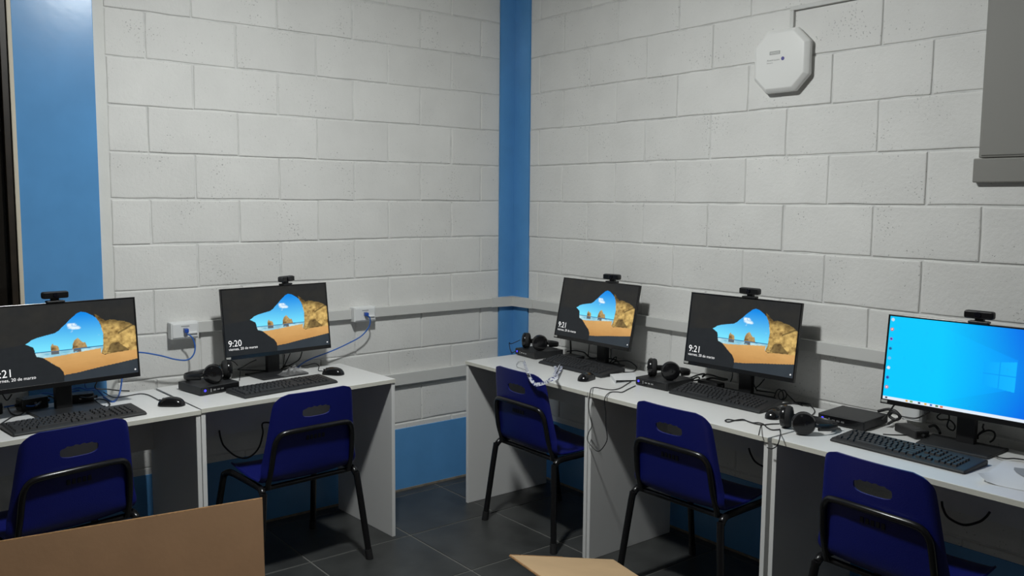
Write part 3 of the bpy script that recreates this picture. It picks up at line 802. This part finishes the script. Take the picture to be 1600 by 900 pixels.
def foot(front, s):
    def mk():
        a, b_ = ((s*.2485, .4480, .045), (s*.2530, .458, 0)) if front else ((s*.2560, -.0206, .045), (s*.2612, -.0253, 0))
        return MB().tube([a, b_], .0165, 10)
    return mk
def chair(label, x, y, ang):
    t = thing('school_chair', label, 'chair', (x, y, 0), math.radians(ang), 'blue plastic chairs pushed in at the desks')
    sh = part('cs', 'seat_shell', chair_shell, 'chair_blue', t, True)
    for i in range(5):
        part(('cp', i), 'print_mark', lambda: MB().box(-.042+.018*i, -.042+.018*i+.011, float(BACKY(.605))-.0085, float(BACKY(.605))-.004, .594, .612), 'print_dark', sh)
    part('cb', 'back_tube', back_tube, 'steel_black', t, True)
    part('cc', 'cross_tube', lambda: MB().tube([(-.213, .040, .404), (.213, .040, .404)], .0105, 10), 'steel_black', t, True)
    for s in (-1, 1):
        part(('cr', s), 'side_rail', lambda: MB().tube([(s*.216, .066, .410), (s*.214, .294, .410)], .0140, 10), 'steel_black', t, True)
        for f in (0, 1):
            lg = part(('cl', f, s), 'leg', leg(f, s), 'steel_black', t, True)
            part(('cf', f, s), 'foot_cap', foot(f, s), 'cushion', lg, True)
chair('blue plastic chair behind the cardboard carton at far left', -2.530, -.722, 11)
chair('blue plastic chair at the left desk by the open end', -1.621, -.692, 4)
chair('blue plastic chair with a lanyard over its back', -.648, -.890, -90.5)
chair('blue plastic chair at the middle right desk', -.628, -1.800, -88.5)
chair('blue plastic chair at the far right desk', -.668, -2.655, -93)

# ================================================================ CARDBOARD
def slab(corners, th, nrm):
    m_ = MB(); n = Vector(nrm)*th
    a = [m_.bm.verts.new(Vector(c)) for c in corners]; b_ = [m_.bm.verts.new(Vector(c)+n) for c in corners]
    k = len(corners); m_.bm.faces.new(a); m_.bm.faces.new(b_[::-1])
    for i in range(k): m_.bm.faces.new((a[i], a[(i+1) % k], b_[(i+1) % k], b_[i]))
    return m_
A0 = np.array(hit(0, 847, 2, .715)); A1 = np.array(hit(410, 779, 2, .715))
d_ = (A1-A0)/np.linalg.norm(A1-A0); ang = math.atan2(d_[1], d_[0])
t = thing('cardboard_carton', 'large brown cardboard carton with raised flap at lower left', 'carton', (A1[0], A1[1], 0), ang)
WB, DB, HB = .90, .34, .44; th = .006; LEAN = .06
MB().box(-WB, 0, -LEAN+(-th), -LEAN+(0), 0, HB).build('wall_panel', 'cardboard', t)
MB().box(-WB, 0, -LEAN+(-DB), -LEAN+(-DB+th), 0, HB).build('wall_panel', 'cardboard', t)
MB().box(-WB, -WB+th, -LEAN+(-DB+th), -LEAN+(-th), 0, HB).build('wall_panel', 'cardboard', t)
MB().box(-th, 0, -LEAN+(-DB+th), -LEAN+(-th), 0, HB).build('wall_panel', 'cardboard', t)
MB().box(-WB+th, -th, -LEAN+(-DB+th), -LEAN+(-th), 0.0, th).build('bottom_panel', 'cardboard', t)
fl = slab([(-WB, -LEAN, HB+.001), (-.012, -LEAN, HB+.001), (0, 0, .715), (-WB, 0, .715)], .006, (0, .92, -.39)).build('raised_flap', 'cardboard', t)
MB().tube([(-WB, .003, .7145), (0, .003, .7145)], .0032, 6).build('cut_edge', 'cardboard_edge', fl)
slab([(-WB, -LEAN-DB, HB), (0, -LEAN-DB, HB), (0, -LEAN-DB-.22, HB-.14), (-WB, -LEAN-DB-.22, HB-.14)], th, (0, .5, .85)).build('folded_flap', 'cardboard', t)

# second carton: only the tip of one open flap reaches into the picture
P0 = np.array(hit(797, 867, 2, .42)); P1 = np.array(hit(958, 874, 2, .36))
P2 = np.array(hit(1003, 900, 2, .405)); P3 = np.array(hit(855, 900, 2, .475))
e2 = P1+(P2-P1)*2.1; e3 = P0+(P3-P0)*1.25
e2[2] = .44; e3[2] = .47
cx, cy = float(e3[0]), float(e3[1]); ax_ = math.atan2(e2[1]-e3[1], e2[0]-e3[0])
t = thing('cardboard_carton', 'tan cardboard carton with drooping open flap at the bottom edge', 'carton', (cx, cy, 0), ax_)
inv = (Matrix.Translation((cx, cy, 0)) @ Matrix.Rotation(ax_, 4, 'Z')).inverted()
q = [inv @ Vector(v) for v in (P0, P1, e2, e3)]
LB = math.hypot(e2[0]-e3[0], e2[1]-e3[1])
fm = MB(); n_ = 8
nr = (q[1]-q[0]).cross(q[3]-q[0]).normalized()
if nr.z > 0: nr = -nr
g = {}
for i in range(n_+1):
    for j in range(n_+1):
        u, v = i/n_, j/n_
        g[i, j] = fm.bm.verts.new(q[0]*(1-u)*(1-v)+q[1]*u*(1-v)+q[2]*u*v+q[3]*(1-u)*v)
for i in range(n_):
    for j in range(n_): fm.bm.faces.new((g[i, j], g[i+1, j], g[i+1, j+1], g[i, j+1]))
bmesh.ops.recalc_face_normals(fm.bm, faces=fm.bm.faces)
bmesh.ops.solidify(fm.bm, geom=fm.bm.faces[:], thickness=.006)
flap = fm.build('open_flap', 'cardboard_light', t)
off = Vector((0, .0015, -.002))
MB().tube([q[0]+nr*.003, q[3]+nr*.003], .0036, 6).build('cut_edge', 'cardboard_edge', flap)
MB().tube([q[0]+nr*.002, q[0]*.5+q[1]*.5+nr*.002], .0036, 6).build('cut_edge', 'cardboard_edge', flap)
HB2 = .435
MB().box(0, LB, -.006, 0, 0, HB2).build('wall_panel', 'cardboard_light', t)
MB().box(0, LB, -.36, -.354, 0, HB2).build('wall_panel', 'cardboard_light', t)
MB().box(0, .006, -.354, -.006, 0, HB2).build('wall_panel', 'cardboard_light', t)
MB().box(LB-.006, LB, -.354, -.006, 0, HB2).build('wall_panel', 'cardboard_light', t)
MB().box(.006, LB-.006, -.354, -.006, 0, .006).build('bottom_panel', 'cardboard_light', t)

# ================================================================ SMALL THINGS ON THE DESKS
def adapter(name, label, cat, c, ang, sx, sy, sz, light=False):
    t = thing(name, label, cat, (c[0], c[1], TOP), math.radians(ang))
    MB().box(-sx/2, sx/2, -sy/2, sy/2, 0, sz, .005, 2).build('case', 'black_plastic', t)
    MB().tube([(-sx/2-.012, 0, sz*.5), (-sx/2+.004, 0, sz*.5)], .007, 8).build('strain_relief', 'cable_black', t)
    MB().tube([(sx/2-.004, 0, sz*.5), (sx/2+.014, 0, sz*.5)], .006, 8).build('strain_relief', 'cable_black', t)
    MB().box(-sx*.3, sx*.3, -sy*.35, sy*.35, sz-.0006, sz+.0006).build('rating_label', 'dark_plastic', t)
    if light: MB().lathe([(0, 0), (.005, 0), (.005, .002), (0, .002)], 12, Matrix.Translation((0, -sy/2-.001, sz*.6)) @ Matrix.Rotation(math.pi/2, 4, 'X')).build('plug_pin', 'silver', t)
    return t
adapter('power_adapter', 'black power brick left of the blue desktop monitor stand', 'adapter', (-.150, -2.490), -118, .125, .055, .030)
adapter('power_adapter', 'black power brick with coiled lead behind the middle right keyboard', 'adapter', (-.092, -1.542), -95, .120, .052, .030)
adapter('power_adapter', 'black adapter among cables left of far left stand pole', 'adapter', (-2.57, -.205), 12, .10, .06, .048, True)
adapter('power_adapter', 'black adapter among cables right of far left stand pole', 'adapter', (-2.40, -.210), -8, .10, .055, .042, True)
adapter('power_adapter', 'black plug adapter at the far left photo edge', 'adapter', (-2.72, -.230), 30, .08, .05, .045, True)

t = thing('wifi_router', 'small black device with upright antenna behind corner keyboard', 'router', (-.120, -.662, TOP), R3(-92))
MB().box(-.055, .055, -.030, .030, 0, .022, .003).build('case', 'black_plastic', t)
MB().tube([(-.050, .022, .015), (-.051, .024, .04), (-.058, .026, .105)], [.006, .005, .0045], 10).build('antenna', 'black_plastic', t, True)

t = thing('paper_stack', 'folded white paper beside the keyboard nearest the corner', 'paper', (-.27, -1.19, TOP))
Q4 = [(-.030, .076), (-.115, -.045), (.005, -.072), (.128, .072)]
MB().poly_prism(Q4[::-1], 0, .003).build('lower_sheet', 'paper', t)
m_ = MB(); hz_ = (.016, .018, .009, .007)
v = [m_.bm.verts.new((a, b_, z)) for (a, b_), z in zip(Q4, hz_)] + [m_.bm.verts.new((a, b_, .0032)) for a, b_ in Q4[:2]]
m_.bm.faces.new(v[:4]); m_.bm.faces.new((v[0], v[1], v[5], v[4]))
bmesh.ops.recalc_face_normals(m_.bm, faces=m_.bm.faces); bmesh.ops.solidify(m_.bm, geom=m_.bm.faces[:], thickness=.0012)
m_.build('upper_sheet', 'paper', t)

t = thing('paper_sheet', 'white printed sheet lying by the far right keyboard', 'paper', (-.345, -2.955, TOP), R3(8))
m_ = MB(); gx, gy = 10, 8; v = {}
for i in range(gx+1):
    for j in range(gy+1):
        x = -.148+.296*i/gx; y = -.105+.21*j/gy
        z = .0015+.022*max(0, (y-.06)/.045)**2*max(0, (-x-.02)/.128)+.0012*math.sin(i*1.3+j)
        v[i, j] = m_.bm.verts.new((x, y, max(.0008, z)))
for i in range(gx):
    for j in range(gy): m_.bm.faces.new((v[i, j], v[i+1, j], v[i+1, j+1], v[i, j+1]))
bmesh.ops.recalc_face_normals(m_.bm, faces=m_.bm.faces); bmesh.ops.solidify(m_.bm, geom=m_.bm.faces[:], thickness=.0006)
sh_ = m_.build('sheet', 'paper', t, True)
m_ = MB(); out_, in_ = [], []
for i in range(9):
    a = R3(95+14*i); out_.append((.085+.115*math.cos(a), -.055+.115*math.sin(a))); in_.append((.095+.082*math.cos(a), -.060+.082*math.sin(a)))
for k in range(8):
    m_.bm.faces.new([m_.bm.verts.new((x, y, .0040)) for x, y in (out_[k], out_[k+1], in_[k+1], in_[k])])
m_.build('printed_arc', 'paper_print', sh_)['label'] = 'grey printed arc'

# crumpled clear plastic bag on the 9:20 monitor's stand
m_ = MB(); rn = random.Random(5); gx, gy = 14, 10; v = {}
for i in range(gx+1):
    for j in range(gy+1):
        x = -.075+.15*i/gx; y = -.04+.08*j/gy; e = (1-(x/.078)**2)*(1-(y/.043)**2)
        v[i, j] = m_.bm.verts.new((x+rn.uniform(-.004, .004), y+rn.uniform(-.004, .004), .001+e*rn.uniform(.004, .042)))
for i in range(gx):
    for j in range(gy): m_.bm.faces.new((v[i, j], v[i+1, j], v[i+1, j+1], v[i, j+1]))
b0 = dk(*Z2(860, 680), TOP+.012)
o = m_.build('plastic_bag', 'clear_film'); o.location = (b0[0], b0[1], TOP+.011); o.rotation_euler = (0, 0, .1)
tag(o, 'crumpled clear plastic wrap on the stand of the 9:20 monitor', 'plastic bag')

# ================================================================ LANYARD over the chair by the corner
XC = -.7075
lv = lambda u, v: hit(*ZA(u, v), 0, XC)
ln = lambda u, v, h=TOP+.006: hit(*ZA(u, v), 2, h)
def ribbon(path, wd, k=5, nrm=None):
    P = catmull([Vector(p) for p in path], k); m_ = MB(); prev = None
    for i, p in enumerate(P):
        tn = (P[min(i+1, len(P)-1)]-P[max(0, i-1)]).normalized()
        n = Vector(nrm) if nrm else Vector((-1, -.35, .45))
        s = tn.cross(n).normalized()*wd/2
        c = (m_.bm.verts.new(p+s), m_.bm.verts.new(p-s))
        if prev: m_.bm.faces.new((prev[0], prev[1], c[1], c[0]))
        prev = c
    bmesh.ops.recalc_face_normals(m_.bm, faces=m_.bm.faces); bmesh.ops.solidify(m_.bm, geom=m_.bm.faces[:], thickness=.001)
    return m_
t = thing('lanyard', 'white lanyard with navy marks draped over chair by the corner', 'lanyard', (0, 0, 0))
TZ = .8005+.004
tl = (XC+.005, lv(238, 505)[1], TZ+.003); tr = (XC+.035, lv(520, 585)[1], TZ+.0)
ribbon([ln(205, 400), ln(222, 440, TOP+.014), tl, lv(255, 540), lv(285, 600), lv(335, 664)], .016).build('strap', 'lanyard_ribbon', t)
ribbon([lv(335, 664), lv(400, 652), lv(470, 630), lv(520, 600), tr, ln(560, 545, TOP+.03), ln(590, 480, TOP+.02), ln(612, 430, TOP+.01)], .017).build('strap', 'lanyard_ribbon', t)
ribbon([ln(625, 432, TOP+.012), ln(628, 470, TOP+.012), ln(600, 520, TOP+.018), ln(560, 560, TOP+.03)], .016, nrm=(-.6, -.7, .7)).build('strap', 'lanyard_ribbon', t)
ribbon([ln(560, 450, TOP+.008), ln(575, 500, TOP+.012), ln(545, 555, TOP+.02)], .013, nrm=(-.6, -.7, .7)).build('strap', 'lanyard_ribbon', t)
MB().tube([ln(215, 415), ln(195, 398), ln(150, 402), ln(126, 430), ln(135, 462), ln(190, 480), ln(235, 500, TOP+.03)], .0014, 6, smooth=5).build('cord', 'paper_print', t)

# ================================================================ CABLES
def cable(label, pts, r=.0022, mat='cable_black', name='cable', group=None, k=6, hang=False):
    r = max(r*1.25, .0019)
    if not hang: pts = [(a, b_, max(c, TOP+r)) for a, b_, c in pts]
    o = MB().tube(pts, r, 7, smooth=k).build(name, mat, None, True)
    return tag(o, label, 'cable', group)
def W(z, lst, d0, d1=None):
    n = len(lst); d1 = d0 if d1 is None else d1
    return [wl(*z(*p), d0+(d1-d0)*i/max(1, n-1)) for i, p in enumerate(lst)]
def V_(z, lst, d0, d1=None):
    n = len(lst); d1 = d0 if d1 is None else d1
    return [wr(*z(*p), d0+(d1-d0)*i/max(1, n-1)) for i, p in enumerate(lst)]
def Dk(z, lst, h=.003):
    # leads that would run past the rear of a desk stand up in front of the wall instead
    out = []
    for p_ in lst:
        q_ = z(*p_); P_ = dk(*q_, TOP+h)
        if P_[1] > -.06: P_ = wl(*q_, .06)
        elif P_[0] > -.06: P_ = wr(*q_, .06)
        out.append(P_)
    return out
EB = .0026
cable('blue network cable hanging from the outlet between left monitors',
      W(Z1, [(938, 325), (965, 345), (980, 390), (972, 432), (940, 458), (880, 455), (800, 435), (705, 420), (640, 425)], .075, .12) + W(Z1, [(615, 500), (612, 560), (600, 632)], .12, .14) + Dk(Z1, [(572, 668), (520, 645)]), EB, 'cable_blue', 'network_cable')
cable('blue network cable from the outlet right of the 9:20 monitor',
      W(Z2, [(1300, 322), (1322, 340), (1318, 390), (1270, 450), (1180, 500), (1080, 545)], .075, .055) + W(Z2, [(960, 590), (905, 620)], .05, .05) + Dk(Z2, [(880, 640), (830, 652)]), EB, 'cable_blue', 'network_cable')
cable('light blue network cable loop under the far left monitor', W(Z1, [(425, 560), (435, 600), (480, 600)], .15) + Dk(Z1, [(520, 640), (560, 668), (585, 655)]), EB, 'cable_blue', 'network_cable')
for i, (a, lab) in enumerate((([(170, 650), (220, 625), (290, 635), (340, 622), (400, 610)], 'blue network cable bundled left of the far left stand'),
                              ([(20, 695), (90, 685), (160, 690), (215, 670), (250, 650)], 'blue network cable lying at the far left photo edge'),
                              ([(330, 610), (400, 598), (450, 612), (500, 600)], 'blue network cable curling behind the far left stand'))):
    cable(lab, Dk(Z1, a, .012+.01*i), EB, 'cable_blue', 'network_cable')
# far left black leads
cable('black lead of the mouse on the left desk seam', Dk(Z1, [(808, 666), (770, 645), (740, 632), (700, 628), (630, 640), (570, 645), (520, 620)]), .0016)
cable('black looped lead right of the far left stand', Dk(Z1, [(470, 655), (500, 680), (535, 695), (552, 680), (530, 660), (490, 655), (470, 668), (500, 690), (530, 690)], .005), .0022)
cable('black lead dropping from the far left monitor on its right', W(Z1, [(490, 560), (480, 600)], .22) + Dk(Z1, [(540, 605), (600, 612), (650, 614)]), .002)
cable('thin black lead running down at the far left desk edge', Dk(Z1, [(0, 782), (60, 745), (110, 728), (135, 690), (140, 655)]), .002)
cable('black looped lead left of the far left stand', Dk(Z1, [(35, 690), (55, 725), (90, 735), (125, 715), (130, 680)], .003), .002)
cable('grey lead hanging below the far left screen', W(Z1, [(10, 628), (35, 660), (60, 630)], .20), .002)
cable('black lead tangled behind the far left adapter', Dk(Z1, [(180, 690), (240, 640), (300, 660), (360, 640), (430, 650), (480, 640)], .03), .003)
# 9:20 monitor
cable('black lead bending down right behind the 9:20 monitor', W(Z2, [(908, 545), (892, 590), (850, 620)], .10) + Dk(Z2, [(800, 640), (780, 650)]), .0022)
cable('short black lead below the middle of the 9:20 monitor', W(Z2, [(836, 555), (815, 600)], .10) + Dk(Z2, [(795, 640)]), .0020)
cable('straight thin lead below the 9:20 monitor', W(Z2, [(800, 562), (797, 600)], .10) + Dk(Z2, [(790, 642)]), .0016)
cable('black lead of the mouse at the left row end', Dk(Z2, [(1035, 664), (1008, 660), (1010, 632), (985, 618), (930, 630), (870, 637), (800, 630)]), .0016)
cable('black lead from the 9:20 monitor to its headset', W(Z2, [(628, 595), (590, 612), (545, 640)], .10) + Dk(Z2, [(515, 655), (560, 658), (690, 662)], .004), .0020)
cable('thin lead standing up by the left headset', [dk(*Z2(525, 720), TOP+.004), dk(*Z2(528, 660), TOP+.012), dk(*Z2(505, 620), TOP+.05), dk(*Z2(470, 600), TOP+.07), dk(*Z2(415, 610), TOP+.06), dk(*Z2(405, 640), TOP+.045)], .0013)
# hanging loops under the desks
cable('black cable loop hanging under the left desk', [hit(*Z7(*p), 1, -.135) for p in ((60, 298), (66, 330), (82, 365), (130, 405), (180, 410), (222, 372), (240, 310), (240, 268), (290, 268))], .0032, hang=True)
cable('black cable loop hanging under the far right desk', [hit(*Z9(*p), 0, -.115) for p in ((935, 550), (940, 580), (965, 625), (1035, 660), (1105, 648), (1140, 625), (1160, 600))], .0035, hang=True)
cable('black cable hanging under the middle right desk', [hit(*Z8(*p), 0, -.115) for p in ((1125, 400), (1133, 425), (1152, 455), (1190, 474), (1230, 470))], .0032, hang=True)
# corner desk
cable('dark lead arching against the blue corner paint', [wr(*ZA(162, 155), .17), wr(*ZA(110, 180), .13), wr(*ZA(60, 220), .09), wr(*ZA(40, 262), .08), dk(*ZA(62, 292)), dk(*ZA(110, 285))], .0018)
for x0, y0, x1, y1, lab in ((950, 205, 940, 335, 'left straight lead below the corner monitor'), (1120, 255, 1122, 350, 'middle straight lead below the corner monitor'), (1195, 255, 1196, 355, 'right straight lead below the corner monitor')):
    cable('thin black '+lab, V_(ZA, [(x0, y0), ((x0+x1)/2, (y0+y1)/2), (x1, y1)], .10) + Dk(ZA, [(x1+25, y1+25)]), .002)
cable('black lead curving over the desk right of the corner monitor', Dk(ZA, [(1220, 405), (1300, 392), (1400, 396), (1470, 440), (1490, 475), (1450, 515), (1350, 520), (1320, 505)]), .0022)
cable('black lead bunched behind the corner keyboard', Dk(ZA, [(700, 285), (780, 275), (850, 285), (900, 300), (940, 340), (990, 360), (1100, 360), (1250, 380), (1300, 440)], .012), .003)
cable('short black lead bunched by the corner stand', Dk(ZA, [(1180, 420), (1230, 360), (1260, 350), (1240, 400), (1210, 420), (1270, 430), (1320, 440)], .008), .0022)
# long loop over the desk edge between corner desk and middle desk
XE = .622
pts = Dk(ZC, [(832, 92), (770, 128), (700, 170), (620, 186), (540, 178), (470, 164), (430, 165)]) + [wr(*ZC(408, 180), XE-.004), wr(*ZC(396, 235), XE), wr(*ZC(384, 330), XE), wr(*ZC(392, 430), XE), wr(*ZC(416, 545), XE), wr(*ZC(385, 615), XE), wr(*ZC(372, 690), XE), wr(*ZC(420, 760), XE), wr(*ZC(478, 805), XE), wr(*ZC(530, 765), XE), wr(*ZC(570, 680), XE), wr(*ZC(558, 560), XE), wr(*ZC(556, 430), XE), wr(*ZC(543, 310), XE), wr(*ZC(556, 250), XE-.002)] + Dk(ZC, [(600, 212), (660, 207), (720, 210), (780, 180), (855, 145)])
cable('thin black headset cable looping down between corner and middle desks', pts, .0016, hang=True)
# middle right desk
cable('forked lead under the middle right monitor, left branch', V_(ZB, [(1075, 238), (1090, 300), (1110, 345)], .09) + Dk(ZB, [(1125, 375)]), .002)
cable('forked lead under the middle right monitor, right branch', V_(ZB, [(1198, 258), (1150, 315), (1115, 348)], .09) + Dk(ZB, [(1140, 372), (1240, 385), (1300, 395)]), .002)
cable('straight lead left of the middle right stand', V_(ZB, [(892, 195), (885, 250), (870, 285)], .09), .002)
cable('coiled lead beside the middle right stand', Dk(ZB, [(1290, 440), (1310, 380), (1340, 358), (1370, 385), (1380, 440), (1350, 460), (1330, 420), (1350, 375), (1390, 370), (1410, 420), (1380, 460), (1330, 470)], .008), .0020)
cable('lead trailing from the coil toward the bare mini computer', Dk(ZB, [(1405, 395), (1450, 440), (1500, 488), (1560, 515)]) + Dk(Z5, [(240, 535), (285, 545), (310, 575), (290, 598), (250, 602)]), .0018)
cable('thick black lead between the middle and far right desks', Dk(ZB, [(1305, 512), (1380, 500), (1480, 490)], .004) + Dk(Z5, [(180, 532), (250, 532), (290, 542)], .004), .0032)
cable('coiled lead on the middle right power brick', Dk(ZB, [(480, 250), (560, 220), (620, 210), (600, 240), (640, 215), (700, 225), (760, 245), (840, 262), (800, 270), (700, 250), (640, 260)], .034), .003)
cable('looped lead at the left end of the middle right power brick', Dk(ZB, [(460, 260), (520, 275), (570, 262), (560, 240), (520, 255), (500, 275)], .008), .003)
cable('looped headset cable near the front edge of the middle right desk', Dk(ZB, [(1340, 690), (1260, 692), (1180, 700), (1110, 690), (1040, 668), (990, 648), (920, 655), (850, 672), (818, 660), (850, 648), (920, 658), (1000, 655), (1080, 680), (1140, 680), (1190, 695), (1220, 725), (1270, 748), (1345, 745)]), .0018)
cable('short cable end dropping over the middle right desk edge', Dk(ZB, [(1185, 692), (1165, 705)]) + [hit(*ZB(1150, 760), 0, -.612), hit(*ZB(1142, 800), 0, -.614)], .0016, hang=True)
cable('headset cable falling over the far right desk edge', Dk(ZB, [(1345, 742), (1350, 785)]) + [hit(*Z9(178, 240), 0, -.610), hit(*Z9(165, 285), 0, -.612), hit(*Z9(140, 303), 0, -.613), hit(*Z9(116, 298), 0, -.613)], .0016, hang=True)
# far right desk
cable('black lead leaning from the bare mini computer to the far right screen', [dk(*Z5(660, 622), TOP+.03), dk(*Z5(690, 590), TOP+.045), wr(*Z5(722, 545), .12), wr(*Z5(745, 520), .12)], .0026)
cable('coiled thick lead behind the bare mini computer', Dk(Z5, [(640, 575), (690, 565), (730, 575), (755, 605), (730, 620), (700, 600), (715, 580), (745, 590), (750, 612), (720, 625), (695, 640)], .016), .0045)
cable('thin lead along the wall left of the far right stand', [wr(*Z5(762, 602), .05), wr(*Z5(830, 612), .05), wr(*Z5(870, 600), .06), wr(*Z5(920, 570), .08)], .002)
cable('looped lead hanging left of the far right stand pole', V_(Z5, [(1000, 570), (950, 598), (960, 618), (1010, 620), (1040, 650), (1030, 675), (1000, 655), (1010, 610), (1005, 570)], .10), .0022)
cable('lead from the far right power brick to the stand', Dk(Z5, [(905, 655), (935, 650), (955, 672), (962, 690)], .012), .004)
cable('ring of lead right of the far right stand pole', V_(Z5, [(1190, 640), (1185, 660)], .10) + [wr(*ZP(330, 110), .085), wr(*ZP(260, 170), .085), wr(*ZP(250, 230), .085)] , .0024)
cable('round lead loop standing on the far right stand base', [wr(*ZP(*p), .085) for p in ((245, 235), (250, 190), (310, 140), (400, 112), (470, 130), (495, 180), (470, 240), (420, 278))], .0026)
cable('thin lead crossing the white desk at the right edge', Dk(ZP, [(420, 440), (480, 465), (560, 495), (650, 510), (760, 508), (900, 525)], .008), .0018)
cable('thin lead lying before the far right power brick', Dk(Z5b, [(870, 425), (980, 432), (1150, 436), (1300, 438), (1450, 434)], .0025), .0012)
cable('white lead end under the headset on the far right desk', Dk(Z5b, [(310, 315), (350, 345), (400, 372), (430, 378)], .004), .0025, 'paper')
